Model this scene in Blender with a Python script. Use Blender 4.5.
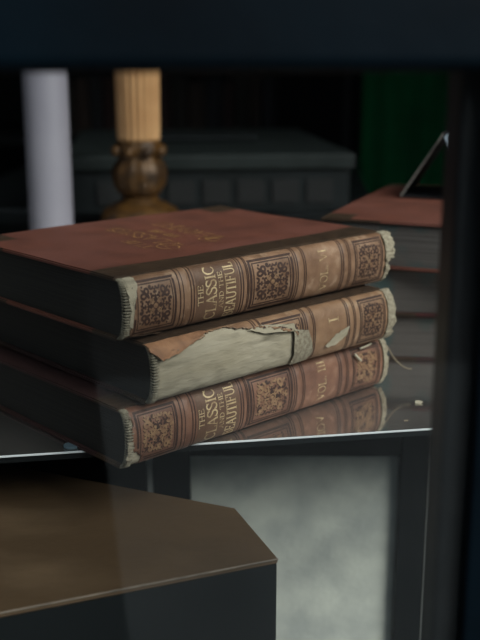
import bpy, bmesh, math, random
from mathutils import Vector, Matrix, noise
PI = math.pi
S = bpy.context.scene
C = S.collection
for o in list(bpy.data.objects): bpy.data.objects.remove(o)
rnd = random.Random(7)

# ------------------------------------------------------------------ camera, world, light, exposure
SHELF = 0.75                       # height of the shelf top above the shop floor
CAMZ = SHELF + 0.27484
cam = bpy.data.cameras.new('camera'); co = bpy.data.objects.new('camera', cam); C.objects.link(co)
co.location = (0, 0, CAMZ)
PITCH = math.atan(264 / 1004)
co.rotation_euler = (PI/2 - PITCH, 0, 0)
cam.sensor_fit = 'VERTICAL'; cam.sensor_height = 36; cam.lens = 36 * 1004 / 640
cam.clip_start = .02
cam.dof.use_dof = True; cam.dof.focus_distance = .725; cam.dof.aperture_fstop = 5.4
S.camera = co
S.view_settings.view_transform = 'Standard'; S.view_settings.look = 'None'
S.view_settings.gamma = 1; S.view_settings.use_curve_mapping = False
S.view_settings.exposure = 0.0

W = bpy.data.worlds.new('sky'); S.world = W; W.use_nodes = True
nt = W.node_tree; nt.nodes.clear()
out = nt.nodes.new('ShaderNodeOutputWorld'); bg = nt.nodes.new('ShaderNodeBackground')
tc = nt.nodes.new('ShaderNodeTexCoord'); sp = nt.nodes.new('ShaderNodeSeparateXYZ'); cr = nt.nodes.new('ShaderNodeValToRGB')
nt.links.new(tc.outputs['Generated'], sp.inputs[0]); nt.links.new(sp.outputs['Z'], cr.inputs[0])
cr.color_ramp.elements[0].position = 0.0; cr.color_ramp.elements[0].color = (.10, .12, .14, 1)
cr.color_ramp.elements[1].position = 0.75; cr.color_ramp.elements[1].color = (.80, .90, 1, 1)
nt.links.new(cr.outputs[0], bg.inputs[0]); bg.inputs[1].default_value = 0.9
nt.links.new(bg.outputs[0], out.inputs[0])

def sun_dir(az, el):               # az: degrees to the right of straight behind the camera
    a, e = math.radians(az), math.radians(el)
    return Vector((math.sin(a)*math.cos(e), -math.cos(a)*math.cos(e), math.sin(e)))
sl = bpy.data.lights.new('hazy_sun', 'SUN'); so = bpy.data.objects.new('hazy_sun', sl); C.objects.link(so)
sl.energy = 4.6; sl.angle = math.radians(35); sl.color = (1, .97, .92)
so.rotation_euler = sun_dir(52, 38).to_track_quat('Z', 'Y').to_euler()

# ------------------------------------------------------------------ materials
def mat(name, col, rough=.6, metal=0, spec=.5, ior=1.5, col2=None, scale=60, lo=.35, hi=.65, bump=0, bscale=None,
        stretch=(1, 1, 1), coat=0, detail=6, col3=None, scale3=12, lo3=.5, hi3=.7):
    m = bpy.data.materials.new(name); m.use_nodes = True
    n = m.node_tree; b = n.nodes['Principled BSDF']
    b.inputs['Roughness'].default_value = rough; b.inputs['Metallic'].default_value = metal
    b.inputs['Specular IOR Level'].default_value = spec; b.inputs['IOR'].default_value = ior
    b.inputs['Base Color'].default_value = (*col, 1)
    b.inputs['Coat Weight'].default_value = coat
    t = n.nodes.new('ShaderNodeTexCoord'); mp = n.nodes.new('ShaderNodeMapping'); mp.inputs['Scale'].default_value = stretch
    n.links.new(t.outputs['Object'], mp.inputs[0])
    def ramp(sc, l, h, c1, c2, det):
        z = n.nodes.new('ShaderNodeTexNoise'); z.inputs['Scale'].default_value = sc; z.inputs['Detail'].default_value = det
        n.links.new(mp.outputs[0], z.inputs['Vector'])
        r = n.nodes.new('ShaderNodeMapRange'); r.inputs['From Min'].default_value = l; r.inputs['From Max'].default_value = h
        n.links.new(z.outputs['Fac'], r.inputs['Value'])
        x = n.nodes.new('ShaderNodeMix'); x.data_type = 'RGBA'
        n.links.new(r.outputs[0], x.inputs['Factor'])
        if isinstance(c1, tuple): x.inputs['A'].default_value = (*c1, 1)
        else: n.links.new(c1, x.inputs['A'])
        x.inputs['B'].default_value = (*c2, 1)
        return x.outputs['Result']
    if col2:
        r = ramp(scale, lo, hi, col, col2, detail)
        if col3: r = ramp(scale3, lo3, hi3, r, col3, 4)
        n.links.new(r, b.inputs['Base Color'])
    if bump:
        z = n.nodes.new('ShaderNodeTexNoise'); z.inputs['Scale'].default_value = bscale or scale*3; z.inputs['Detail'].default_value = 5
        n.links.new(mp.outputs[0], z.inputs['Vector'])
        bm_ = n.nodes.new('ShaderNodeBump'); bm_.inputs['Strength'].default_value = bump; bm_.inputs['Distance'].default_value = .001
        n.links.new(z.outputs['Fac'], bm_.inputs['Height']); n.links.new(bm_.outputs[0], b.inputs['Normal'])
    return m

M = {}
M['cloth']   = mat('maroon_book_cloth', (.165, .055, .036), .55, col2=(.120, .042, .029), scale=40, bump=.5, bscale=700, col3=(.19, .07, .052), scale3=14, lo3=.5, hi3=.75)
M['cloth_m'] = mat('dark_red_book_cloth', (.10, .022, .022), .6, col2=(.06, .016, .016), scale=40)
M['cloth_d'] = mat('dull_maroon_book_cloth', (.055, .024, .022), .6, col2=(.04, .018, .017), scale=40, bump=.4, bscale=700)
M['hinge']   = mat('dark_brown_leather', (.040, .024, .015), .5, col2=(.062, .036, .021), scale=90, bump=.4, bscale=300)
M['tan']     = mat('tan_spine_leather', (.275, .158, .095), .5, col2=(.165, .088, .050), scale=55, lo=.38, hi=.62, bump=.5, bscale=350, col3=(.35, .23, .15), scale3=120, lo3=.55, hi3=.72)
M['tan2']    = mat('light_brown_spine_leather', (.300, .175, .100), .5, col2=(.21, .115, .065), scale=55, lo=.38, hi=.62, bump=.5, bscale=350, col3=(.36, .24, .15), scale3=120, lo3=.57, hi3=.72)
M['red']     = mat('reddish_brown_spine_leather', (.225, .108, .066), .5, col2=(.140, .064, .041), scale=55, lo=.38, hi=.62, bump=.5, bscale=350, col3=(.28, .15, .10), scale3=120, lo3=.58, hi3=.72)
M['ink']     = mat('dark_tooling', (.040, .017, .011), .6, col2=(.075, .034, .022), scale=200, lo=.5, hi=.75)
M['ochre']   = mat('ochre_tooling', (.33, .20, .105), .45, col2=(.20, .105, .06), scale=200)
M['gold']    = mat('worn_gilt', (.66, .50, .29), .42, metal=.15, col2=(.24, .145, .08), scale=130, lo=.42, hi=.70)
M['gold_c']  = mat('faint_cover_gilt', (.46, .25, .09), .5, metal=0, col2=(.20, .085, .045), scale=110, lo=.45, hi=.62)
M['lining']  = mat('pale_spine_lining', (.335, .29, .205), .8, col2=(.42, .37, .28), scale=35, bump=.6, bscale=250, stretch=(.5, 2, 2), col3=(.19, .165, .115), scale3=60, lo3=.56, hi3=.75)
M['frayed']  = mat('frayed_pale_edge', (.37, .33, .245), .9, col2=(.22, .18, .125), scale=400, bump=1, bscale=900)
M['thread']  = mat('pale_thread', (.50, .45, .34), .9)
M['cord']    = mat('tan_cord', (.24, .19, .13), .9)
M['stitch']  = mat('ribbed_headband', (.30, .27, .20), .9, col2=(.15, .13, .09), scale=300)
M['label']   = mat('darker_label_leather', (.155, .085, .052), .5, col2=(.105, .055, .034), scale=70, bump=.4, bscale=350)
M['torn']    = mat('torn_orange_leather', (.40, .20, .10), .7, col2=(.24, .12, .065), scale=90, bump=.6)
M['metal']   = mat('shelf_edge_glint', (.88, .92, .95), .35, col2=(.75, .80, .84), scale=30)  # near-white colour stands for the glint on the polished shelf edge
M['black']   = mat('black_lacquer', (.006, .008, .009), .4, spec=.35)
M['navy']    = mat('navy_frame_paint', (.0002, .0018, .0036), .5, spec=.08, col2=(.0006, .0046, .0085), scale=9, bump=.2, bscale=60)
M['inner']   = mat('inner_frame_paint', (.009, .011, .013), .45)
M['wall']    = mat('dark_shop_wall', (.004, .006, .007), .8, spec=.2, col2=(.006, .008, .009), scale=4)
M['floorm']  = mat('dark_floor_boards', (.030, .022, .017), .6, col2=(.02, .016, .013), scale=8, stretch=(1, 8, 1))
M['granite'] = mat('mottled_grey_stone', (.70, .73, .66), .75, col2=(.47, .50, .475), scale=26, lo=.35, hi=.68, detail=8, bump=.3, bscale=200)
M['pave']    = mat('grey_paving', (.105, .118, .122), .85, col2=(.08, .095, .098), scale=5, bump=.3, bscale=60)
M['road']    = mat('dark_asphalt', (.008, .008, .009), .9, col2=(.011, .011, .012), scale=30)
M['facade']  = mat('dark_facade', (.007, .007, .008), .9, col2=(.010, .009, .009), scale=2)
M['coat']    = mat('silhouette_black', (.006, .007, .009), .8)  # for the added silhouette blocker behind the camera
M['candle']  = mat('grey_white_wax', (.285, .275, .325), .5, col2=(.25, .24, .29), scale=9)
M['ivory']   = mat('amber_ivory', (.62, .36, .17), .5, col2=(.50, .27, .12), scale=25)
M['gilt']    = mat('dark_antique_gilt', (.11, .048, .008), .5, metal=.2, col2=(.030, .014, .005), scale=45)
M['box']     = mat('slate_grey_crate', (.010, .0135, .015), .7, spec=.2, col2=(.007, .0095, .0105), scale=14)
M['boxd']    = mat('dark_crate_slot', (.005, .006, .007), .8)
M['green']   = mat('deep_green_cloth', (.0012, .11, .035), .85, spec=.1, col2=(.001, .08, .026), scale=8, bump=.3, bscale=90)
M['bronze']  = mat('worn_bronze_lacquer', (.100, .063, .035), .42, col2=(.068, .044, .026), scale=9, lo=.3, hi=.7, stretch=(1, 2.2, 1), bump=.25, bscale=90, col3=(.17, .112, .065), scale3=9, lo3=.50, hi3=.85)
M['worn']    = mat('worn_bright_edge', (.20, .16, .12), .5, col2=(.08, .065, .05), scale=90)
M['card']    = mat('black_card', (.010, .010, .012), .6)
M['cardw']   = mat('card_highlight', (.55, .66, .80), .5)  # highlight on the black card's right face, painted as pale blue
M['cardedge']= mat('grey_card_edge', (.20, .19, .17), .8)
M['pad']     = mat('blue_grey_rubber', (.10, .15, .18), .5)

# page edges: fine horizontal leaves
def page_mat(name, a, b_, tint=None):
    m = bpy.data.materials.new(name); m.use_nodes = True; n = m.node_tree; b = n.nodes['Principled BSDF']
    t = n.nodes.new('ShaderNodeTexCoord'); mp = n.nodes.new('ShaderNodeMapping'); mp.inputs['Scale'].default_value = (6, 6, 900)
    n.links.new(t.outputs['Object'], mp.inputs[0])
    z = n.nodes.new('ShaderNodeTexNoise'); z.inputs['Scale'].default_value = 1; z.inputs['Detail'].default_value = 3
    n.links.new(mp.outputs[0], z.inputs['Vector'])
    x = n.nodes.new('ShaderNodeMix'); x.data_type = 'RGBA'; x.inputs['A'].default_value = (*a, 1); x.inputs['B'].default_value = (*b_, 1)
    r = n.nodes.new('ShaderNodeMapRange'); r.inputs['From Min'].default_value = .35; r.inputs['From Max'].default_value = .65
    n.links.new(z.outputs['Fac'], r.inputs['Value']); n.links.new(r.outputs[0], x.inputs['Factor'])
    res = x.outputs['Result']
    if tint:
        z2 = n.nodes.new('ShaderNodeTexNoise'); z2.inputs['Scale'].default_value = 28
        n.links.new(t.outputs['Object'], z2.inputs['Vector'])
        r2 = n.nodes.new('ShaderNodeMapRange'); r2.inputs['From Min'].default_value = .5; r2.inputs['From Max'].default_value = .65
        n.links.new(z2.outputs['Fac'], r2.inputs['Value'])
        x2 = n.nodes.new('ShaderNodeMix'); x2.data_type = 'RGBA'; n.links.new(r2.outputs[0], x2.inputs['Factor'])
        n.links.new(res, x2.inputs['A']); x2.inputs['B'].default_value = (*tint, 1); res = x2.outputs['Result']
    n.links.new(res, b.inputs['Base Color']); b.inputs['Roughness'].default_value = .75
    bp = n.nodes.new('ShaderNodeBump'); bp.inputs['Strength'].default_value = .6; bp.inputs['Distance'].default_value = .0006
    n.links.new(z.outputs['Fac'], bp.inputs['Height']); n.links.new(bp.outputs[0], b.inputs['Normal'])
    return m
M['pages']  = page_mat('dark_soiled_page_edges', (.010, .009, .008), (.024, .022, .018))
M['pages2'] = page_mat('grey_page_edges', (.070, .060, .056), (.13, .115, .105), (.055, .088, .085))

# dark polished shelf
def shelf_mat():
    m = mat('smoked_mirror', (.66, .63, .60), .07, metal=.93, col2=(.58, .55, .52), scale=18, lo=.4, hi=.7)
    n = m.node_tree; b = n.nodes['Principled BSDF']
    t = n.nodes.new('ShaderNodeTexCoord'); z = n.nodes.new('ShaderNodeTexNoise'); z.inputs['Scale'].default_value = 60; z.inputs['Detail'].default_value = 8
    n.links.new(t.outputs['Object'], z.inputs['Vector'])
    r = n.nodes.new('ShaderNodeMapRange'); r.inputs['From Min'].default_value = .4; r.inputs['From Max'].default_value = .75
    r.inputs['To Min'].default_value = .03; r.inputs['To Max'].default_value = .16
    n.links.new(z.outputs['Fac'], r.inputs['Value']); n.links.new(r.outputs[0], b.inputs['Roughness'])
    return m
M['shelf'] = shelf_mat()
def glass_mat():
    m = bpy.data.materials.new('window_glass'); m.use_nodes = True; n = m.node_tree; n.nodes.clear()
    o = n.nodes.new('ShaderNodeOutputMaterial'); mx = n.nodes.new('ShaderNodeMixShader'); fr = n.nodes.new('ShaderNodeFresnel')
    ge = n.nodes.new('ShaderNodeNewGeometry'); mr = n.nodes.new('ShaderNodeMapRange')   # thin pane: both faces reflect alike, no total reflection at the exit face
    mr.inputs['To Min'].default_value = 1.45; mr.inputs['To Max'].default_value = 1/1.45
    n.links.new(ge.outputs['Backfacing'], mr.inputs['Value']); n.links.new(mr.outputs[0], fr.inputs[0])
    tr = n.nodes.new('ShaderNodeBsdfTransparent'); tr.inputs[0].default_value = (.97, .985, .98, 1)
    gl = n.nodes.new('ShaderNodeBsdfGlossy'); gl.inputs['Roughness'].default_value = .02
    n.links.new(fr.outputs[0], mx.inputs[0]); n.links.new(tr.outputs[0], mx.inputs[1]); n.links.new(gl.outputs[0], mx.inputs[2])
    n.links.new(mx.outputs[0], o.inputs[0]); return m
M['glass'] = glass_mat()

# ------------------------------------------------------------------ helpers
def thing(name, label, cat, loc=(0, 0, 0), rz=0, group=None):
    o = bpy.data.objects.new(name, None); C.objects.link(o); o.empty_display_size = .05
    o.location = loc; o.rotation_euler = (0, 0, rz); tag(o, label, cat, group); return o
def tag(o, label, cat, group=None):
    o['label'] = label; o['category'] = cat
    if group: o['group'] = group
    return o
def obj(name, bm, mats, parent=None, smooth=False, loc=None, rz=0, auto=None):
    me = bpy.data.meshes.new(name); bmesh.ops.recalc_face_normals(bm, faces=bm.faces) if not isinstance(auto, str) else None
    bm.to_mesh(me); bm.free()
    for mm in (mats if isinstance(mats, (list, tuple)) else [mats]): me.materials.append(mm)
    if smooth:
        for p in me.polygons: p.use_smooth = True
    o = bpy.data.objects.new(name, me); C.objects.link(o)
    if parent: o.parent = parent
    if loc: o.location = loc
    if rz: o.rotation_euler = (0, 0, rz)
    return o
def box(bm, x0, x1, y0, y1, z0, z1, mi=0):
    vs = [bm.verts.new((x, y, z)) for x in (x0, x1) for y in (y0, y1) for z in (z0, z1)]
    fs = []
    for q in ((0, 1, 3, 2), (4, 6, 7, 5), (0, 4, 5, 1), (2, 3, 7, 6), (0, 2, 6, 4), (1, 5, 7, 3)):
        f = bm.faces.new([vs[i] for i in q]); f.material_index = mi; fs.append(f)
    return fs
def bx(x0, x1, y0, y1, z0, z1, bev=0, seg=2):
    bm = bmesh.new(); box(bm, x0, x1, y0, y1, z0, z1)
    if bev: bmesh.ops.bevel(bm, geom=list(bm.edges), offset=bev, segments=seg, affect='EDGES', profile=.5)
    return bm
def prism(pts, z0, z1, bev=0):
    bm = bmesh.new()
    b = [bm.verts.new((x, y, z0)) for x, y in pts]; t = [bm.verts.new((x, y, z1)) for x, y in pts]
    bm.faces.new(b[::-1]); bm.faces.new(t); k = len(pts)
    for i in range(k): bm.faces.new((b[i], b[(i+1) % k], t[(i+1) % k], t[i]))
    if bev: bmesh.ops.bevel(bm, geom=list(bm.edges), offset=bev, segments=2, affect='EDGES')
    return bm
def lathe(prof, n=48, flute=None, cap=True):
    bm = bmesh.new(); rings = []
    for r, z in prof:
        ring = []
        for i in range(n):
            a = 2*PI*i/n; rr = r
            if flute: rr = r*(1 - flute[1]*abs(math.cos(a*flute[0]/2))**2)
            ring.append(bm.verts.new((rr*math.cos(a), rr*math.sin(a), z)))
        rings.append(ring)
    for a, b in zip(rings, rings[1:]):
        for i in range(n): bm.faces.new((a[i], a[(i+1) % n], b[(i+1) % n], b[i]))
    if cap: bm.faces.new(rings[0][::-1]); bm.faces.new(rings[-1])
    return bm
def tube(pts, r, n=8, bm=None, taper=None):
    bm = bm or bmesh.new(); pts = [Vector(p) for p in pts]; rings = []
    for i, p in enumerate(pts):
        t = (pts[min(i+1, len(pts)-1)] - pts[max(i-1, 0)]).normalized()
        a = t.orthogonal().normalized() if i == 0 else (a_prev - t*a_prev.dot(t)).normalized()
        a_prev = a; b = t.cross(a); rr = r if not taper else r*(1 + (taper-1)*i/(len(pts)-1))
        rings.append([bm.verts.new(p + (a*math.cos(2*PI*k/n) + b*math.sin(2*PI*k/n))*rr) for k in range(n)])
    for a, b in zip(rings, rings[1:]):
        for i in range(n): bm.faces.new((a[i], a[(i+1) % n], b[(i+1) % n], b[i]))
    bm.faces.new(rings[0][::-1]); bm.faces.new(rings[-1]); return bm
def smoothpath(pts, k=6):
    P = [Vector(p) for p in pts]; o = []
    for i in range(len(P)-1):
        p0, p1, p2, p3 = P[max(i-1, 0)], P[i], P[i+1], P[min(i+2, len(P)-1)]
        for j in range(k):
            t = j/k
            o.append(.5*((2*p1) + (-p0+p2)*t + (2*p0-5*p1+4*p2-p3)*t*t + (-p0+3*p1-3*p2+p3)*t**3))
    return o + [P[-1]]
def struct(o): o['kind'] = 'structure'; return o

# ------------------------------------------------------------------ the setting, square to the window plane
YAW = math.atan2(.153, .988)
PV = Vector((0, .42, 0))
def wp(x, d): # point in window coordinates -> world xy  (x along the pane, d depth into the shop)
    c, s = math.cos(YAW), math.sin(YAW); return (PV.x + x*c - d*s, PV.y + x*s + d*c)
def sbox(name, m, x0, x1, d0, d1, z0, z1, bev=0):
    o = obj(name, bx(x0, x1, d0, d1, z0, z1, bev), m, loc=(PV.x, PV.y, 0), rz=YAW); return struct(o)
RX0, RX1, RD = -1.6, 1.6, 2.5
sbox('floor', M['floorm'], RX0-.1, RX1+.1, -.06, RD+.1, -.06, 0)
sbox('ceiling', M['wall'], RX0-.1, RX1+.1, -.06, RD+.1, 2.5, 2.6)
sbox('wall_back', M['wall'], RX0, RX1, RD, RD+.1, 0, 2.5)
sbox('wall_left', M['wall'], RX0-.1, RX0, -.06, RD+.1, 0, 2.5)
sbox('wall_right', M['wall'], RX1, RX1+.1, -.06, RD+.1, 0, 2.5)
bm = bmesh.new(); box(bm, RX0, RX1, -.06, .04, 0, .40); box(bm, RX0, RX1, -.06, .04, 2.3, 2.5)
struct(obj('wall_front', bm, M['navy'], loc=(PV.x, PV.y, 0), rz=YAW))
ZB = CAMZ - .0063
# outer window frame: rounded rail at eye height, post at the right
bm = bx(RX0, RX1, -.014, .000, ZB, ZB+.052, .006, 4)
struct(obj('trim_1', bm, M['navy'], loc=(PV.x, PV.y, 0), rz=YAW))
PX = .1088
bm = bx(PX, PX+.05, -.0045, -.001, .40, 2.3, .0015, 3); struct(obj('trim_2', bm, M['navy'], loc=(PV.x, PV.y, 0), rz=YAW))
bm = bx(.0985, .0985+.05, .008, .030, .40, 2.3, .003, 2); struct(obj('trim_3', bm, M['inner'], loc=(PV.x, PV.y, 0), rz=YAW))
sbox('window_1', M['glass'], RX0, RX1, .0015, .0055, .40, ZB+.03)
sbox('window_2', M['glass'], RX0, RX1, .0015, .0055, ZB+.0305, 2.3)
# outside
sbox('floor_pavement', M['pave'], -6, 6, -3.35, -.061, -.26, -.20)
sbox('floor_road', M['road'], -8, 8, -9, -3.351, -.40, -.32)
sbox('wall_opposite', M['facade'], -8, 8, -9.3, -9.001, -.4, 5)
# added black flared blocker in place of whoever holds the camera, unseen behind the viewpoint (the veil in the glass stops at its reflection)
bm = prism([(-.62, 0), (.05, 0), (.05, -.25), (-.62, -.25)], 0, 1)
for v in bm.verts:
    if v.co.x > 0: v.co.x = .035 if v.co.z > .5 else .15
    v.co.z = -.2 + v.co.z*1.35
struct(obj('silhouette_blocker', bm, M['coat'], loc=(0, -.5, 0)))

# ------------------------------------------------------------------ shelf and cabinet
SA, SB = Vector((-.17008, .6645)), Vector((.14587, .7195))
SYAW = math.atan2(SB.y-SA.y, SB.x-SA.x)
sh = thing('mirrored_shelf', 'smoky mirrored shelf with a painted glint along its front edge carrying the old books', 'shelf', (0, SA.y + (0-SA.x)*math.tan(SYAW), SHELF), SYAW)
obj('mirror_sheet', bx(-.75, .75, .0012, .74, -.0014, 0, .0003), M['shelf'], sh)
obj('shelf_board', bx(-.75, .75, .0016, .74, -.006, -.00145), M['black'], sh)
obj('edge_glint', bx(-.75, .75, .0002, .0011, -.0013, .0001, .0002), M['metal'], sh)['label'] = 'bright line painted for the glint of the polished shelf edge'  # thin added strip carrying the painted edge glint
cab = thing('display_cabinet', 'dark cabinet under the shelf with a mottled grey stone front panel', 'cabinet', (0, .86, 0), 0)
zt = SHELF - .0065
pt = CAMZ - .3555
obj('carcass', bx(-.62, .56, .012, .48, 0.0, zt), M['black'], cab)
obj('top_rail', bx(-.0459, .1473, .0, .0115, pt, zt), M['black'], cab)
obj('side_post', bx(.1473, .1735, -.004, .0115, 0, zt, .001), M['black'], cab)
obj('side_post', bx(-.0800, -.0461, -.004, .0115, 0, zt, .001), M['black'], cab)
obj('front_panel', bx(-.0459, .1471, .006, .0118, .02, pt-.0002, .0005), M['granite'], cab)['label'] = 'mottled pale grey stone panel'
obj('door', bx(-.60, -.0860, .0, .0115, .02, zt-.004, .001), M['black'], cab)
obj('door', bx(.1760, .55, .0, .0115, .02, zt-.004, .001), M['black'], cab)
obj('metal_strip', bx(-.0855, -.0805, -.003, .0115, .02, zt-.02, .0004), mat('dull_steel', (.42, .44, .43), .5), cab)['label'] = 'dull grey vertical strip'
obj('metal_strip', bx(.1737, .1757, -.003, .0115, .02, pt, .0003), mat('pale_steel', (.30, .31, .30), .5), cab)['label'] = 'thin pale vertical strip'

# low box in front, chamfered corner
zb = SHELF - .05
P0, P1 = Vector((.0254, .609)), Vector((-.0037, .686))
PL = P1 + (Vector((-.198, .771)) - P1)*1.9
PF = P0 + (Vector((-.145, .5415)) - P0)*1.35
pts = [tuple(P0), tuple(P1), tuple(PL), (PL.x, PF.y), tuple(PF)]
bt = thing('display_plinth', 'low chamfered plinth with a worn bronze brown top in front of the shelf', 'plinth', (P0.x, P0.y, 0))
loc = [(x-P0.x, y-P0.y) for x, y in pts]
obj('body', prism([(x*.992-.0008, y) for x, y in loc], 0, zb-.0042), M['black'], bt)
bm = prism(loc, zb-.004, zb, .0006)
obj('top', bm, M['bronze'], bt)['label'] = 'worn bronze brown top board'
e = Vector(loc[4]) - Vector(loc[0])
bm = tube([(loc[0][0], loc[0][1]-.0002, zb-.0006), (loc[4][0], loc[4][1]-.0002, zb-.0006)], .0006, 6)
obj('edge_bead', bm, M['worn'], bt)['label'] = 'thin worn bright edge'

# ------------------------------------------------------------------ books
T = .0437
BD = .0030                      # board thickness
def strip2(pl, w, closed=False):
    """polyline -> list of quads (2-D) of width w"""
    P = [Vector(p) for p in pl]; n = len(P); L_, R_ = [], []
    ws = w if isinstance(w, (list, tuple)) else [w]*n
    for i, p in enumerate(P):
        a = P[(i-1) % n] if (closed or i > 0) else p; b = P[(i+1) % n] if (closed or i < n-1) else p
        d1 = (p-a); d2 = (b-p)
        d1 = d1.normalized() if d1.length else d2.normalized(); d2 = d2.normalized() if d2.length else d1
        nn = Vector((-(d1+d2).y, (d1+d2).x)); nn = nn.normalized() if nn.length > 1e-9 else Vector((-d1.y, d1.x))
        k = ws[i]/2/max(.4, nn.dot(Vector((-d1.y, d1.x))))
        L_.append(p+nn*k); R_.append(p-nn*k)
    q = []
    for i in range(n if closed else n-1):
        j = (i+1) % n; q.append([L_[i], R_[i], R_[j], L_[j]])
    return q
def dens(a, b, k): a, b = Vector(a), Vector(b); return [tuple(a+(b-a)*i/k) for i in range(k)]
def rectpl(x0, y0, x1, y1, k=10): return dens((x0, y0), (x1, y0), k)+dens((x1, y0), (x1, y1), k)+dens((x1, y1), (x0, y1), k)+dens((x0, y1), (x0, y0), k)
def disc(cx, cy, r, k=8): return [[Vector((cx, cy)), Vector((cx+r*math.cos(2*PI*i/k), cy+r*math.sin(2*PI*i/k))), Vector((cx+r*math.cos(2*PI*(i+1)/k), cy+r*math.sin(2*PI*(i+1)/k)))] for i in range(k)]
def spiral(cx, cy, r0, r1, a0, a1, k=12): return [(cx+(r0+(r1-r0)*i/k)*math.cos(a0+(a1-a0)*i/k), cy+(r0+(r1-r0)*i/k)*math.sin(a0+(a1-a0)*i/k)) for i in range(k+1)]
def ornament():
    """tooled square on [-1,1]^2: (ink polys, ochre polys)"""
    ink = strip2(rectpl(-1, -1, 1, 1), .105, True)+strip2(rectpl(-.87, -.87, .87, .87), .055, True)
    och = []
    one = []
    # fleur petal pointing to +y
    one += [[Vector((0, .10)), Vector((.10, .22)), Vector((.05, .34)), Vector((0, .52))], [Vector((0, .10)), Vector((0, .52)), Vector((-.05, .34)), Vector((-.10, .22))]]
    one += strip2(spiral(.11, .33, .10, .04, -PI/2, PI*.9), .085)+strip2(spiral(-.11, .33, .10, .04, -PI/2, -PI*1.9), .085)
    one += strip2(dens((-.09, .52), (.09, .52), 2)+[(.09, .52)], .09); one += disc(0, .62, .06)
    # border scallops
    for cx in (-.18, .18):
        one += strip2(spiral(cx, .74, .13, .05, PI if cx > 0 else 0, 2*PI+.3 if cx > 0 else -PI-.3), .085)
    # corner scrolls
    for s in (1, -1):
        base = spiral(.0, .0, .17, .03, -PI*.9, PI*.75, 16)
        pts = [(x*.9+.60, y*.9+.44) for x, y in base]
        if s < 0: pts = [(y, x) for x, y in pts]
        one += strip2(pts, .095)
    one += strip2([(.30, .30), (.40, .36), (.52, .50), (.68, .68)], [.07, .13, .13, .05])
    one += disc(.74, .20, .07)+disc(.46, .20, .055)+disc(.20, .46, .055)+disc(.76, .60, .05)
    ring = strip2(spiral(.19, .19, .075, .075, 0, 2*PI-.4, 8), .035, True)
    for k in range(4):
        c, s = math.cos(k*PI/2), math.sin(k*PI/2)
        for p in one: ink.append([Vector((v.x*c-v.y*s, v.x*s+v.y*c)) for v in p])
        for p in ring: och.append([Vector((v.x*c-v.y*s, v.x*s+v.y*c)) for v in p])
    och += disc(0, 0, .07)
    ink += strip2(spiral(0, 0, .13, .13, 0, 2*PI-.5, 10), .04, True)
    return ink, och
ORN = ornament()
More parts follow.
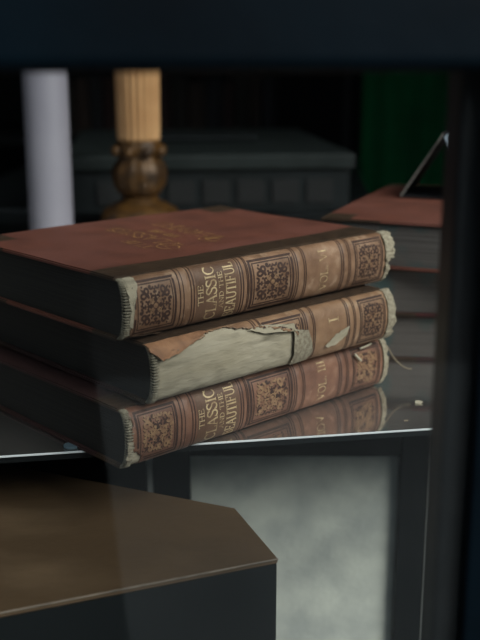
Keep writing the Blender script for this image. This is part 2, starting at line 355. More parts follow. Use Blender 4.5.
# serif stroke capitals on a 0..1 wide, 0..1 high cell: (points, weight)
TH, TN = 1.0, .55
def arc(cx, cy, rx, ry, a0, a1, k=10): return [(cx+rx*math.cos(math.radians(a0+(a1-a0)*i/k)), cy+ry*math.sin(math.radians(a0+(a1-a0)*i/k))) for i in range(k+1)]
def sf(x, y, w=.16): return ([(x-w, y), (x+w, y)], .45)
GL = {
 'T': (.8, [([(.4, 0), (.4, 1)], TH), ([(.02, .97), (.78, .97)], TN), ([(.04, .98), (.04, .78)], TN), ([(.76, .98), (.76, .78)], TN), sf(.4, .02)]),
 'H': (.9, [([(.16, 0), (.16, 1)], TH), ([(.74, 0), (.74, 1)], TH), ([(.16, .52), (.74, .52)], TN), sf(.16, .02), sf(.16, .98), sf(.74, .02), sf(.74, .98)]),
 'E': (.75, [([(.16, 0), (.16, 1)], TH), ([(.02, .02), (.70, .02)], TN), ([(.02, .98), (.68, .98)], TN), ([(.16, .52), (.52, .52)], TN), ([(.68, 0), (.68, .24)], TN), ([(.66, 1), (.66, .78)], TN), ([(.52, .42), (.52, .62)], TN)]),
 'C': (.85, [(arc(.45, .5, .36, .48, 45, 180, 9), TH), (arc(.45, .5, .36, .48, 180, 318, 9), .8), ([(.74, .98), (.74, .74)], TN)]),
 'L': (.72, [([(.16, 0), (.16, 1)], TH), ([(.02, .02), (.66, .02)], TN), ([(.65, 0), (.65, .26)], TN), sf(.16, .98)]),
 'A': (.9, [([(.12, 0), (.44, 1)], TN), ([(.44, 1), (.76, 0)], TH), ([(.22, .34), (.66, .34)], TN), sf(.12, .02, .13), sf(.76, .02, .13)]),
 'S': (.7, [(arc(.34, .74, .26, .24, 30, 180, 7)+arc(.34, .26, .28, .25, 90, -150, 9)[0:], TH), ([(.60, .98), (.60, .74)], TN), ([(.06, .02), (.06, .28)], TN)]),
 'I': (.4, [([(.2, 0), (.2, 1)], TH), sf(.2, .02), sf(.2, .98)]),
 'N': (.9, [([(.16, 0), (.16, 1)], TN), ([(.14, 1), (.74, 0)], TH), ([(.74, 0), (.74, 1)], TN), sf(.16, .02), sf(.16, .98), sf(.74, .98)]),
 'D': (.88, [([(.16, 0), (.16, 1)], TH), ([(.02, .02), (.38, .02)]+arc(.38, .5, .38, .48, -90, 90, 10)+[(.02, .98)], .75)]),
 'B': (.78, [([(.16, 0), (.16, 1)], TH), ([(.02, .98), (.36, .98)]+arc(.36, .76, .26, .22, 90, -90, 7)+[(.16, .54)], .7), ([(.16, .54), (.36, .54)]+arc(.38, .28, .30, .26, 90, -90, 7)+[(.02, .02)], .75)]),
 'U': (.88, [([(.16, 1), (.16, .34)]+arc(.45, .32, .29, .30, 180, 360, 8)+[(.74, 1)], .8), sf(.16, .98), sf(.74, .98, .12)]),
 'F': (.72, [([(.16, 0), (.16, 1)], TH), ([(.02, .98), (.66, .98)], TN), ([(.65, 1), (.65, .76)], TN), ([(.16, .52), (.50, .52)], TN), ([(.50, .42), (.50, .62)], TN), sf(.16, .02)]),
 'V': (.88, [([(.12, 1), (.44, 0)], TH), ([(.44, 0), (.74, 1)], TN), sf(.12, .98, .14), sf(.74, .98, .12)]),
 'O': (.9, [(arc(.45, .5, .36, .48, 0, 345, 18), .85)]),
 '.': (.35, [([(.12, .05), (.22, .05)], 1.2)]),
 ' ': (.45, []),
}
def text2(s, x0, x1, y0, h, wt):
    """text polys filling x0..x1, baseline y0, height h"""
    tot = sum(GL[c][0] for c in s); k = (x1-x0)/tot; x = x0; o = []
    for c in s:
        for pl, w in GL[c][1]:
            P = []
            for a, b in zip(pl, pl[1:]):
                P += dens((x+a[0]*k, y0+a[1]*h), (x+b[0]*k, y0+b[1]*h), 3)
            P.append((x+pl[-1][0]*k, y0+pl[-1][1]*h))
            closed = (c == 'O')
            o += strip2(P, w*wt, closed)
        x += GL[c][0]*k
    return o

def make_book(cfg):
    L, Wd, th = cfg.get('L', .27), cfg.get('W', .195), cfg.get('T', T)
    b = cfg.get('bulge', .011); sq = .003; rr = random.Random(cfg['seed']); sd = cfg['seed']*3.7
    root = thing('antique_book', cfg['label'], 'book', cfg['loc'], cfg['rz'], cfg.get('group'))
    near = cfg.get('near', True)
    hh = th/2
    def arcpt(s, off=0):           # s 0 bottom .. 1 top
        a = (s-.5)*PI; r = hh-.0009
        ca = abs(math.cos(a))**.8
        return -(b*ca) - off*math.cos(a), hh + (r+off*.3)*math.sin(a)*(1 if abs(a) < PI/2-.001 else 1)
    N = 200; cum = [0]; pv = arcpt(0)
    for i in range(1, N+1):
        c = arcpt(i/N); cum.append(cum[-1]+math.dist(c, pv)); pv = c
    AL = cum[-1]
    def s_of(bb):                  # arc length -> s
        bb = max(0, min(AL, bb)); lo = 0
        import bisect
        i = min(N, max(1, bisect.bisect_left(cum, bb))); return (i-1+(bb-cum[i-1])/max(1e-9, cum[i]-cum[i-1]))/N
    # --- covers
    def cover(z0, z1, top):
        bm = bmesh.new(); box(bm, 0, L, -.0005, Wd, z0, z1)
        bmesh.ops.bevel(bm, geom=list(bm.edges), offset=.0009, segments=2, affect='EDGES')
        def cut(p, n): bmesh.ops.bisect_plane(bm, geom=list(bm.verts)+list(bm.edges)+list(bm.faces), plane_co=p, plane_no=n)
        hw = cfg.get('hinge', .028)
        cut((0, hw, 0), (0, 1, 0))
        ck = .048
        cut((ck, Wd, 0), (1, 1, 0)); cut((L-ck, Wd, 0), (-1, 1, 0))
        # gentle warp for old boards: extra cuts
        for i in range(1, 9): cut((L*i/9, 0, 0), (1, 0, 0))
        for i in range(2, 7): cut((0, Wd*i/7, 0), (0, 1, 0))
        for f in bm.faces:
            c = f.calc_center_median()
            if c.y < hw: f.material_index = 1
            elif (c.x + c.y) > 0 and (Wd - c.y) + c.x < ck: f.material_index = 1
            elif (Wd - c.y) + (L - c.x) < ck: f.material_index = 1
        for v in bm.verts:
            u, w_ = v.co.x/L, v.co.y/Wd
            v.co.z += ((.0012 if cfg.get('cover_text') else .0002)*noise.noise((v.co.x*12+sd, v.co.y*12, 0)) + cfg.get('warp', 0)*(w_*w_)*(1-u))*(1 if top else .0)
            if w_ > .5: v.co.y += .0008*noise.noise((v.co.x*60+sd, 3, z0*50))
            v.co.x += .0006*noise.noise((v.co.y*70+sd, 9, z0*60))*(1 if u < .02 or u > .98 else 0)
        mats = [cfg['cloth'], M['hinge']]
        if top and cfg.get('cover_text'):
            mats.append(M['gold_c'])
            import itertools
            # ornate gilt lettering lines; reading direction away from the spine
            sx = Wd
            pol = []
            rows = [('THE', .066, .105, .078, .010), ('CLASSIC', .064, .150, .096, .017), ('AND THE', .088, .130, .124, .009), ('BEAUTIFUL', .066, .158, .141, .017)]
            for tx, v0, v1, uu, h in rows:
                for q in text2(tx, v0, v1, 0, h, .0011): pol.append([(uu + h - p.y + (p.x-v0)*.10, p.x) for p in q])
            for (cu, cv, r0) in ((.098, .062, .013), (.143, .066, .012), (.112, .150, .010)):
                for q in strip2(spiral(cu, cv, r0, .003, 0, 3.1*PI, 30), .0010): pol.append([(p.x, p.y) for p in q])
            zz = z1 + .00012
            for q in pol:
                vs = []
                for (u_, v_) in q:
                    un, wn = u_/L, v_/Wd
                    vs.append(bm.verts.new((u_, v_, zz + .0003 + .0012*noise.noise((u_*12+sd, v_*12, 0)) + cfg.get('warp', 0)*wn*wn*(1-un))))
                try: f = bm.faces.new(vs); f.material_index = 2
                except ValueError: pass
        return obj('front_cover' if top else 'back_cover', bm, mats, root, auto='keep')
    cover(th-BD, th, True); cover(0, BD, False)
    # --- page block: rounded at the spine, hollowed at the fore-edge
    bm = bmesh.new(); sec = []
    K = 14
    for i in range(K+1):
        a = (i/K-.5)*PI; sec.append((-(b-.0042)*math.cos(a), hh+(hh-BD-.0002)*math.sin(a)))
    for i in range(K, -1, -1):
        a = (i/K-.5)*PI; sec.append((Wd-sq-.006*math.cos(a)*.8, hh+(hh-BD-.0002)*math.sin(a)))
    xs = [sq, L-sq]
    rings = [[bm.verts.new((x, y, z)) for y, z in sec] for x in xs]
    k = len(sec)
    for i in range(k): bm.faces.new((rings[0][i], rings[0][(i+1) % k], rings[1][(i+1) % k], rings[1][i]))
    for rg in (rings[0][::-1], rings[1]):
        for i in range(K):
            bm.faces.new((rg[i], rg[i+1], rg[k-2-i], rg[k-1-i]))
    obj('page_block', bm, cfg['pages'], root)
    # --- lining under the leather
    def surf(bm, x, s, off): y, z = arcpt(s, off); return bm.verts.new((x, y, z))
    NX, NS = 170, 44
    def sheet(bm, keep, lift, off0, thick, mi, x0=0., x1=1.):
        vo, vi = {}, {}
        def gv(i, j):
            if (i, j) not in vo:
                t = x0+(x1-x0)*i/NX; s = j/NS; l = lift(t, s)
                jx = (rr.random()-.5)*.0008 if not cellall(i, j) else 0
                y, z = arcpt(s, off0+l); vo[i, j] = bm.verts.new((t*L+jx, y, z))
                y, z = arcpt(s, off0+l-thick); vi[i, j] = bm.verts.new((t*L+jx, y, z))
            return vo[i, j], vi[i, j]
        cells = set()
        for i in range(NX):
            for j in range(NS):
                if keep(x0+(x1-x0)*(i+.5)/NX, (j+.5)/NS): cells.add((i, j))
        def cellall(i, j): return all(c in cells for c in ((i, j), (i-1, j), (i, j-1), (i-1, j-1)))
        for i, j in cells:
            q = [gv(i, j), gv(i+1, j), gv(i+1, j+1), gv(i, j+1)]
            f = bm.faces.new([p[0] for p in q]); f.material_index = mi; f.smooth = True
            f = bm.faces.new([p[1] for p in q[::-1]]); f.material_index = mi; f.smooth = True
            for (di, dj, a, c) in ((0, -1, 0, 1), (1, 0, 1, 2), (0, 1, 2, 3), (-1, 0, 3, 0)):
                if (i+di, j+dj) not in cells:
                    f = bm.faces.new((q[a][0], q[a][1], q[c][1], q[c][0])); f.material_index = mi+0
        return cells
    if near:
        bm = bmesh.new()
        lk = cfg.get('lining_keep', lambda t, s: True)
        sheet(bm, lk, lambda t, s: .0003*noise.noise((t*8, s*3, sd)) + (.0006*noise.noise((t*30, s*10, sd)) if cfg.get('bare') else 0), -.0016, .0014, 0, .012, .999)
        obj('spine_lining', bm, M['lining'], root, auto='keep')
    # --- leather spine with tooling
    bm = bmesh.new()
    keep = cfg.get('keep', lambda t, s: True); lift = cfg.get('lift', lambda t, s: 0.)
    def fullkeep(t, s):
        e0 = cfg.get('e0', .006) + .006*noise.noise((s*9, sd, 1)); e1 = 1 - cfg.get('e1', .010) + .006*noise.noise((s*11, sd, 5))
        return e0 < t < e1 and keep(t, s)
    def flift(t, s):
        rib = 0
        for c in (.20, .395, .615, .805):
            rib += .0007*math.exp(-((t-c)/.012)**2)
        return lift(t, s) + .0004*noise.noise((t*14, s*4, sd)) + rib*(1 if near else 0)
    sheet(bm, fullkeep, flift, .0, .0008, 0, 0, 1)
    mats = [cfg['leather'], M['ink'], M['ochre'], M['gold'], M['frayed'], cfg.get('label_m', M['label'])]
    def put(polys, mi, off=.00025, wear=0):   # worn tooling drops out in patches
        for q in polys:
            cx = sum(p[0] for p in q)/len(q); cy = sum(p[1] for p in q)/len(q)
            t, s = cx/L, s_of(cy)
            if cy < 0 or cy > AL or not fullkeep(t, s) or not fullkeep(t-.006, s) or not fullkeep(t+.006, s) or not fullkeep(t, s+.02) or not fullkeep(t, s-.02): continue
            if wear and noise.noise((cx*160+sd, cy*160, 2)) > 1-wear: continue
            vs = []
            for p in q:
                s2 = s_of(p[1]); y, z = arcpt(s2, flift(p[0]/L, s2)+off); vs.append(bm.verts.new((p[0], y, z)))
            f = bm.faces.new(vs); f.material_index = mi; f.smooth = True
            f.normal_update()
    if near:
        prim, sec_ = (1, 2) if not cfg.get('inv') else (1, 2)
        A0, A1 = AL*.17, AL*.86
        for (t0, t1) in ((.034, .160), (.423, .583), (.850, .972)):
            cx, hx = (t0+t1)/2*L, (t1-t0)/2*L; cy, hy = (A0+A1)/2, (A1-A0)/2
            ink, och = ORN
            if cfg.get('inv'):
                # dark square ground, ochre scrolls
                g = []
                for i in range(12):
                    for j in range(12):
                        x_, y_ = -.83+1.66*i/12, -.83+1.66*j/12; d = 1.66/12
                        g.append([Vector((x_, y_)), Vector((x_+d, y_)), Vector((x_+d, y_+d)), Vector((x_, y_+d))])
                put([[(cx+p.x*hx, cy+p.y*hy) for p in q] for q in g if cfg['inv'] == 2], 1, .00012)
                fr = 80
                put([[(cx+p.x*hx, cy+p.y*hy) for p in q] for q in ink[:fr]], 1, .00030)
                put([[(cx+p.x*hx*.98, cy+p.y*hy*.98) for p in q] for q in ink[fr:]], 1, .00022)
                put([[(cx+p.x*hx*.98+.0005, cy+p.y*hy*.98+.0005) for p in q] for q in ink[fr:]], 2, .00032, .9)
            else:
                put([[(cx+p.x*hx, cy+p.y*hy) for p in q] for q in ink], 1)
            put([[(cx+p.x*hx, cy+p.y*hy) for p in q] for q in och], 2, .0003)
        for t in (.176, .187, .212, .222, .384, .392, .408, .4135, .594, .602, .628, .636, .786, .794, .818, .826):
            w = .0011 if round(t*1000) % 2 == 0 else .0007
            put(strip2([(t*L, AL*i/40) for i in range(41)], w), 1, .0002, .15)
        # title: along the arc, reading bottom to top
        def tit(tx, s0, s1, t0, t1, wt, wear=.0):
            h = (t1-t0)*L
            q = text2(tx, AL*s0, AL*s1, 0, h, wt)
            put([[(t1*L-p.y, p.x) for p in qq] for qq in q], 3, .00035, wear)
        if cfg.get('title', True):
            for i in range(16):
                t0_, t1_ = .229+.150*i/16, .229+.150*(i+1)/16
                put([[(t0_*L, AL*(.03+.94*j/30)), (t1_*L, AL*(.03+.94*j/30)), (t1_*L, AL*(.03+.94*(j+1)/30)), (t0_*L, AL*(.03+.94*(j+1)/30))] for j in range(30)], 5, .00012)
            tit('THE', .38, .66, .234, .252, .0007)
            tit('CLASSIC', .13, .90, .262, .298, .0012, 0)
            tit('AND THE', .28, .80, .307, .322, .0006)
            tit('BEAUTIFUL', .11, .91, .331, .366, .0011, 0)
        v = cfg['vol']
        if v == 'I': tit('I', .62, .72, .700, .745, .0012)
        else: tit('VOL. '+v, .20, .84 if v == 'III' else .84, .694, .726, .0010)
        # frayed fringes at both ends
        fk = cfg.get('fringe', [])
        for (ta, tb, sa, sb, lo) in fk:
            for i in range(46):
                s = sa+(sb-sa)*i/45; n_ = noise.noise((s*14, sd, 3)); l0 = ta+.002*n_; l1 = tb+.010*n_*(1 if tb > ta else -1)+.004*(rr.random()-.5)
                if i:
                    vs = []
                    for (tt, ss) in ((pl0, ps), (pl1, ps), (l1, s), (l0, s)):
                        y, z = arcpt(ss, lo+.0003+.0012*abs(noise.noise((ss*20, tt*8, sd))))
                        vs.append((tt*L, y, z))
                    ov = [bm.verts.new(p) for p in vs]; iv = [bm.verts.new((p[0], p[1]+.0009, p[2])) for p in vs]
                    for fc in (ov, iv[::-1], [ov[0], iv[0], iv[1], ov[1]], [ov[1], iv[1], iv[2], ov[2]], [ov[2], iv[2], iv[3], ov[3]], [ov[3], iv[3], iv[0], ov[0]]):
                        f = bm.faces.new(fc); f.material_index = 4
                pl0, pl1, ps = l0, l1, s
    obj('leather_spine', bm, mats, root, auto='keep')
    if near and cfg.get('headband', True):
        # ribbed stitched band round the head of the spine
        bm = bmesh.new(); n_ = 30
        s0, s1 = cfg.get('hb', (.04, .97))
        for i in range(n_):
            s = s0+(s1-s0)*i/(n_-1)
            y, z = arcpt(s, -.0026); y2, z2 = arcpt(s, -.0004)
            dy = .004*(rr.random()*.25)
            tube([(.0024, y+.0028, z), (.0012, y+.0010, z), (.0018+dy*.4, y2, z2), (.0050+dy, y2-.0002, z2)], .00062, 6, bm)
        obj('headband', bm, M['stitch'], root, smooth=True, auto='keep')['label'] = 'ribbed pale stitching at the spine head'
    return root, arcpt, AL

RZ = math.radians(42.76)
uu = Vector((math.cos(RZ), math.sin(RZ), 0)); vv = Vector((-uu.y, uu.x, 0))
grp = 'antique volumes in the front stack'
# torn region of the middle volume
def tornline(t):
    pts = [(0, .80), (.09, .74), (.16, .78), (.21, .90), (.28, .94), (.315, .86), (.345, .82), (.40, .80), (.47, .70), (.535, .62), (.575, .60), (.60, .62)]
    for (a, p), (c, q) in zip(pts, pts[1:]):
        if a <= t <= c: return p+(q-p)*(t-a)/(c-a)
    return .6
def keep2(t, s):
    w = .05*noise.noise((t*28, 3.1, 0))+.02*noise.noise((t*90, 1, 0))
    if t < .560+.02*noise.noise((s*9, 0, 4)): return s > tornline(t)+w
    return True
def lift2(t, s):
    if t < .56:
        d = s-tornline(t)
        return .0022*math.exp(-max(0, d)/.06)*(1 if d > -.05 else 0)*(.6+.6*noise.noise((t*15, 2, 0))+.2)
    return 0
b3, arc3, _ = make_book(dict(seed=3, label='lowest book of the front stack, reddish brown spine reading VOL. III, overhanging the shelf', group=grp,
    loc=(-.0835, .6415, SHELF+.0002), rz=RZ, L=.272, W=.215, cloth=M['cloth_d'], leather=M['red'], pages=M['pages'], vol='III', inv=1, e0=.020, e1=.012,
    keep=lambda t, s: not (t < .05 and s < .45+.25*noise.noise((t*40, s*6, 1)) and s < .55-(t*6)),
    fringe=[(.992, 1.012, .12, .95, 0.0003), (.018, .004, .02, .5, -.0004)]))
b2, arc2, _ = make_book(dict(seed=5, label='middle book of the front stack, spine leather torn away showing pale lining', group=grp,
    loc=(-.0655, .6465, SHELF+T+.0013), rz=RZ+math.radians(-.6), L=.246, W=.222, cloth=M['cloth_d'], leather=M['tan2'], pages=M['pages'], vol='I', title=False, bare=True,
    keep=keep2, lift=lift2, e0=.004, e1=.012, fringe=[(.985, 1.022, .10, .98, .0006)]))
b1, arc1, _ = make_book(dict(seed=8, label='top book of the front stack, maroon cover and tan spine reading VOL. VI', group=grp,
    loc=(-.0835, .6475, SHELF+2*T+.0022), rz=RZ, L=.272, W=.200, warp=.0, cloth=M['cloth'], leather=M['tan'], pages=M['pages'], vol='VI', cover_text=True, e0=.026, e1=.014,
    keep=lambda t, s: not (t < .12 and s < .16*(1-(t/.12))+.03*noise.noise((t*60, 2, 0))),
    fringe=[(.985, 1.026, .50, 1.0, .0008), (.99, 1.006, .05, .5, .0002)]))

# torn pieces on the middle and top books (parts)
def patch(root, arcf, L, pts, mi_mat, name, off=.0012, label=None, curl=.0012, n=14):
    """irregular flake lying on a spine: outline in (t, s), filled from the centre"""
    bm = bmesh.new()
    P = []
    for (a, b_), (c, d) in zip(pts, pts[1:]+pts[:1]):
        for i in range(5):
            t, s = a+(c-a)*i/5, b_+(d-b_)*i/5
            P.append((t+.004*noise.noise((t*90, s*30, 0)), s+.015*noise.noise((t*60, s*40, 5))))
    cx, cy = sum(p[0] for p in P)/len(P), sum(p[1] for p in P)/len(P)
    def V(t, s, o): y, z = arcf(s, o); return bm.verts.new((t*L, y, z))
    for o_sgn in (0, 1):
        rings = []
        for k in range(1, 6):
            f = k/5; rings.append([V(cx+(t-cx)*f, cy+(s-cy)*f, off-(.0006*o_sgn)+curl*f**3*(.5+noise.noise((t*30, s*10, 1)))) for t, s in P])
        c0 = V(cx, cy, off-.0006*o_sgn)
        m_ = len(P)
        for i in range(m_): bm.faces.new((c0, rings[0][i], rings[0][(i+1) % m_]))
        for a, b_ in zip(rings, rings[1:]):
            for i in range(m_): bm.faces.new((a[i], b_[i], b_[(i+1) % m_], a[(i+1) % m_]))
        if o_sgn: 
            for i in range(m_): bm.faces.new((last[i], last[(i+1) % m_], rings[-1][(i+1) % m_], rings[-1][i]))
        last = rings[-1]
    o = obj(name, bm, mi_mat, root)
    if label: o['label'] = label
    return o
patch(b2, arc2, .246, [(.000, .97), (.0, .80), (.03, .66), (.09, .70), (.16, .80), (.22, .93), (.20, .99)], M['torn'], 'leather_flap', .0016, 'lifted orange tan leather flap', .0025)
patch(b2, arc2, .246, [(.40, .82), (.545, .72), (.55, .62), (.42, .68), (.36, .78)], M['lining'], 'paper_flap', .0010, 'torn grey paper edge')
patch(b2, arc2, .246, [(.540, .64), (.600, .60), (.625, .34), (.615, .16), (.540, .12)], M['frayed'], 'paper_flap', .0012, 'torn pale paper flap')
patch(b2, arc2, .246, [(.68, .34), (.73, .46), (.785, .52), (.775, .42), (.735, .32), (.70, .30)], M['lining'], 'paper_flake', .0010, 'small torn pale flake')
patch(b1, arc1, .272, [(.012, .96), (.045, .985), (.050, .80), (.030, .55), (.026, .30), (.016, .34), (.020, .5), (.012, .7)], M['lining'], 'leather_flap', .0004, 'peeling pale strip at the spine head')
patch(b1, arc1, .272, [(.010, .20), (.06, .16), (.13, .10), (.12, .02), (.05, .0), (.012, .03)], M['hinge'], 'leather_scrap', .0010, 'dark curled scrap at the lower spine corner', .0030)
# loose threads at the tail of the stack
bm = tube(smoothpath([(.2690, -.004, .0405), (.276, -.008, .036), (.281, -.014, .024), (.286, -.021, .017), (.290, -.026, .016)]), .0006, 6)
obj('loose_thread', bm, M['cord'], b3, smooth=True)['label'] = 'curling tan thread'
bm = tube(smoothpath([(.232, -.0110, .0375), (.2385, -.0125, .031)], 3), .0011, 6)
obj('loose_thread', bm, M['thread'], b3, smooth=True)['label'] = 'short white thread end'
bm = tube(smoothpath([(.240, -.0095, .0405), (.246, -.0106, .0415), (.254, -.0098, .0422)], 4), .0008, 6)
obj('loose_thread', bm, M['thread'], b3, smooth=True)['label'] = 'bent white thread end'

# back stack
g2 = 'antique volumes in the rear stack'
def back_book(z, px, py, ang, lab, seed, **k):
    a = math.radians(ang); r = Vector((math.cos(a), math.sin(a))); o = Vector((px, py)) + r*.195
    return make_book(dict(seed=seed, label=lab, group=g2, loc=(o.x, o.y, z), rz=a+PI/2, L=.27, W=.195, leather=M['hinge'], near=False, pages=M['pages2'],
                          cloth=k.get('cloth', M['cloth']), e0=0, e1=0, **{kk: v for kk, v in k.items() if kk != 'cloth'}))
back_book(SHELF+.0002, .108, .900, -6, 'lowest book of the rear stack beside the window post', 21, cloth=M['cloth_d'])
back_book(SHELF+T+.0006, .106, .897, -8, 'middle book of the rear stack beside the window post', 22, cloth=M['cloth_m'])
back_book(SHELF+2*T+.0010, .0735, .912, -22, 'top book of the rear stack, maroon cover under the black card sign', 23, vol='', hinge=.02)

# tent card
tz = SHELF+3*T+.0022
tr = thing('tent_card', 'small black folded card sign standing on the rear stack of books', 'sign', (.2065, 1.03, tz), math.radians(-19))
def slab(p, q, y0, y1, th):
    p, q = Vector((p[0], 0, p[1])), Vector((q[0], 0, q[1])); d = (q-p).normalized(); n = Vector((-d.z, 0, d.x))*th/2
    bm = bmesh.new(); a = [p-n, p+n, q+n, q-n]
    f0 = [bm.verts.new((v.x, y0, v.z)) for v in a]; f1 = [bm.verts.new((v.x, y1, v.z)) for v in a]
    bm.faces.new(f0[::-1]); bm.faces.new(f1)
    for i in range(4): bm.faces.new((f0[i], f0[(i+1) % 4], f1[(i+1) % 4], f1[i]))
    return bm
o = obj('left_panel', slab((-.041, .001), (0, .066), -.002, .090, .0016), [M['card']], tr)
obj('panel_edge', slab((-.041, .001), (0, .066), -.0032, -.0021, .0018), M['cardedge'], tr)['label'] = 'grey paper edge'
obj('right_panel', slab((.003, .0640), (.034, .0015), -.014, .086, .0016), M['cardw'], tr)['label'] = 'card face painted pale blue for its highlight'
obj('base_panel', bx(-.040, .040, -.002, .090, 0, .0012), M['card'], tr)

# ------------------------------------------------------------------ things behind
cd = thing('pillar_candle', 'tall plain white pillar candle at the left behind the books', 'candle', (-.2460, 1.30, SHELF+.0002))
obj('wax_body', lathe([(.0280, 0), (.0285, .004), (.0285, .33), (.0265, .336), (.012, .333)], 48), M['candle'], cd, smooth=True)
obj('wick', tube([(0, 0, .333), (.001, 0, .340), (.003, 0, .345)], .001, 6), M['card'], cd)

lx, ly = -.1335, 1.34
lp = thing('column_lamp', 'gilded table lamp base with a fluted amber column behind the books', 'lamp', (lx, ly, SHELF+.0002))
obj('base', lathe([(.058, 0), (.060, .006), (.058, .012), (.050, .018), (.046, .034), (.044, .050), (.050, .056), (.0535, .062), (.0535, .070), (.048, .077), (.036, .084), (.026, .088), (.023, .094)], 48), M['gilt'], lp, smooth=True)
obj('urn', lathe([(.023, .0942), (.029, .100), (.035, .110), (.0375, .122), (.036, .134), (.030, .142), (.026, .147), (.031, .151), (.032, .158), (.029, .162), (.030, .166)], 48, (12, .08)), M['gilt'], lp, smooth=True)
for k in range(8):
    a = 2*PI*k/8+PI/8+.05
    bm = bmesh.new(); bmesh.ops.create_uvsphere(bm, u_segments=12, v_segments=8, radius=.0075)
    for v in bm.verts: v.co += Vector((.0315*math.cos(a), .0315*math.sin(a), .154))
    obj('boss', bm, M['gilt'], lp, smooth=True)
obj('column', lathe([(.0270, .1665), (.0285, .171), (.0300, .30), (.0315, .304)], 120, (20, .09)), M['ivory'], lp, smooth=True)['label'] = 'fluted amber ivory column'
obj('socket', lathe([(.028, .3045), (.030, .312), (.018, .322), (.014, .36), (.008, .362)], 32), M['gilt'], lp, smooth=True)

# grey crate behind, on a low table
cz = CAMZ - .2281
tb = thing('side_table', 'dark low table at the back of the shop under the grey crate', 'table', (-.03, 1.85, 0), math.radians(-4))
obj('tabletop', bx(-.45, .26, -.33, .35, cz-.025, cz, .003), M['black'], tb)
for sx in (-.42, .23):
    for sy in (-.30, .31): obj('leg', bx(sx-.02, sx+.02, sy-.02, sy+.02, 0, cz-.0252), M['black'], tb)
ct = thing('storage_crate', 'slate grey slatted crate with a lid in the dark behind the lamp', 'crate', (.1725, 1.515, cz+.0002), math.radians(6))
obj('body', bx(-.425, -.006, .004, .52, 0, .064, .004), M['box'], ct)
obj('lid', bx(-.432, .0, -.004, .53, .0642, .088, .005), mat('paler_grey_lid', (.020, .026, .026), .6, spec=.2, col2=(.013, .018, .018), scale=20), ct)
for k in range(7):
    obj('slot', bx(-.385+k*.052, -.345+k*.052, .0005, .0035, .014, .050, .001), M['boxd'], ct)
obj('handle', bx(-.30, -.12, .22, .28, .0885, .098, .004), M['box'], ct)

# green cloth
gx0, gx1 = .277, .72
bm = bmesh.new(); n_ = 60; nz = 12; fr_, bk_ = [], []
for j in range(nz+1):
    z = .0+1.30*j/nz; a_, b_ = [], []
    for i in range(n_+1):
        x = gx0+(gx1-gx0)*i/n_; y = 2.32+.010*math.sin(i*.55+.3*math.sin(z*3))+.004*noise.noise((x*8, z*2, 0))
        a_.append(bm.verts.new((x, y, z+.003))); b_.append(bm.verts.new((x, y+.004, z+.003)))
    fr_.append(a_); bk_.append(b_)
for j in range(nz):
    for i in range(n_):
        bm.faces.new((fr_[j][i], fr_[j][i+1], fr_[j+1][i+1], fr_[j+1][i])); bm.faces.new((bk_[j][i], bk_[j+1][i], bk_[j+1][i+1], bk_[j][i+1]))
for j in range(nz):
    bm.faces.new((fr_[j][0], fr_[j+1][0], bk_[j+1][0], bk_[j][0])); bm.faces.new((fr_[j][n_], bk_[j][n_], bk_[j+1][n_], fr_[j+1][n_]))
for i in range(n_):
    bm.faces.new((fr_[nz][i], fr_[nz][i+1], bk_[nz][i+1], bk_[nz][i])); bm.faces.new((fr_[0][i], bk_[0][i], bk_[0][i+1], fr_[0][i+1]))
gc = thing('hanging_cloth', 'deep green cloth hanging in the shop behind the rear stack', 'cloth')
obj('cloth_panel', bm, M['green'], gc, smooth=True)
obj('hanging_rail', tube([(gx0-.04, 2.322, 1.312), (gx1+.04, 2.322, 1.312)], .009, 12), M['black'], gc)
for x in (gx0-.035, gx1+.035): obj('upright', tube([(x, 2.322, 0), (x, 2.322, 1.3025)], .008, 12), M['black'], gc)

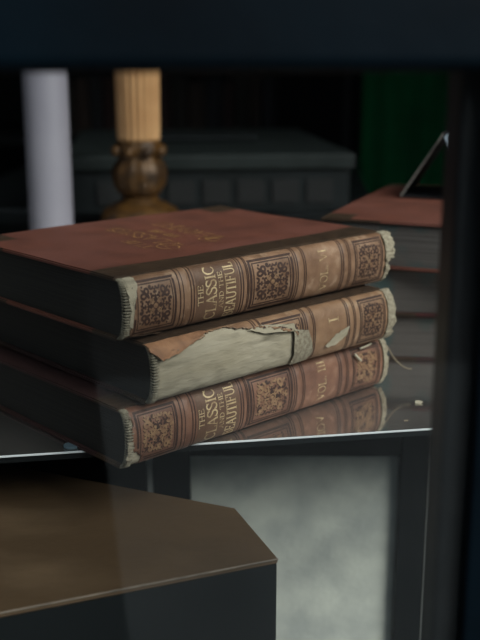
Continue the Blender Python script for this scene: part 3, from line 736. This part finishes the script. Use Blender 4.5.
# dim rear shelf with a few objects
ws = thing('wall_shelf', 'dark shelf at the back wall with dim old volumes', 'shelf', (*wp(.0, RD-.26), 0), YAW)
wz = CAMZ - .20
obj('board', bx(-1.0, .50, 0, .25, wz-.02, wz), M['wall'], ws)
for x in (-.98, .46): obj('upright', bx(x, x+.03, .0, .25, 0, wz-.0202), M['wall'], ws)
cols = [(.05, .018, .014), (.03, .022, .015), (.055, .03, .02), (.02, .02, .024)]
bmats = [mat('dim_book_cloth', c, .7, col2=tuple(v*.7 for v in c), scale=20) for c in cols]
names = ['dim red volume', 'dim olive brown volume', 'dim tan volume', 'dim grey volume']
ords = ['leftmost', 'second from the left', 'third from the left', 'rightmost']
x = -.16; k = 0
while x < .42:
    w = .028+.018*rnd.random(); h = .13+.04*rnd.random(); d = .13
    X, Y = wp(x, RD-.24)
    bk = thing('shelved_book', ords[min(3, k//4)]+' '+names[k % 4]+' upright on the dark wall shelf', 'book', (X, Y, wz+.0002), YAW, 'dim volumes on the rear wall shelf')
    bm = bmesh.new(); box(bm, 0, .003, .004, d, 0, h); box(bm, w-.003, w, .004, d, 0, h)
    n0 = len(bm.verts)
    prev = None
    for i in range(9):
        a = PI*i/8; p = (w/2-w/2*math.cos(a), .004-.006*math.sin(a)); q = (w/2-(w/2-.003)*math.cos(a), .004-.004*math.sin(a))
        cur = [bm.verts.new((p[0], p[1], 0)), bm.verts.new((p[0], p[1], h)), bm.verts.new((q[0], q[1], h)), bm.verts.new((q[0], q[1], 0))]
        if prev:
            for a_, b_ in ((0, 1), (1, 2), (2, 3), (3, 0)): bm.faces.new((prev[a_], prev[b_], cur[b_], cur[a_]))
        prev = cur
    obj('binding', bm, bmats[k % 4], bk)
    obj('page_block', bx(.0032, w-.0032, .003, d-.004, .003, h-.003), M['pages2'], bk)
    x += w+.003; k += 1

# little things on the shelf
bm = bmesh.new()
vs = [(0, 0), (.004, -.001), (.0065, .0015), (.0045, .0045), (.001, .004)]
bm = prism(vs, 0, .0006)
for v in bm.verts: v.co.z += .0015*abs(v.co.x-.003)/.003*(v.co.y+.001)/.005
def onshelf(px, py):
    f = 1004.; a = Vector(((px-240)/f, 1, -(py-320)/f)); c, s = math.cos(PITCH), math.sin(PITCH)
    r = Vector((a.x, a.y*c+a.z*s, -a.y*s+a.z*c)); k = -.27484/r.z; return (r.x*k, r.y*k, SHELF+.0001)
tag(obj('paper_scrap', bm, M['thread'], loc=onshelf(415, 404)), 'tiny tan scrap on the shelf right of the front stack', 'scrap')
bm = prism([(0, 0), (.003, .0004), (.0034, .0014), (.0004, .0012)], 0, .0004)
tag(obj('leather_crumb', bm, M['cord'], loc=onshelf(404, 421)), 'minute leather crumb near the shelf edge, right of the front stack', 'crumb')
bm = lathe([(.0052, 0), (.006, .0005), (.006, .0016), (.005, .002)], 24)
tag(obj('rubber_pad', bm, M['pad'], smooth=False, loc=onshelf(72, 447)), 'small blue grey round pad on the shelf edge under the lowest front book', 'pad')
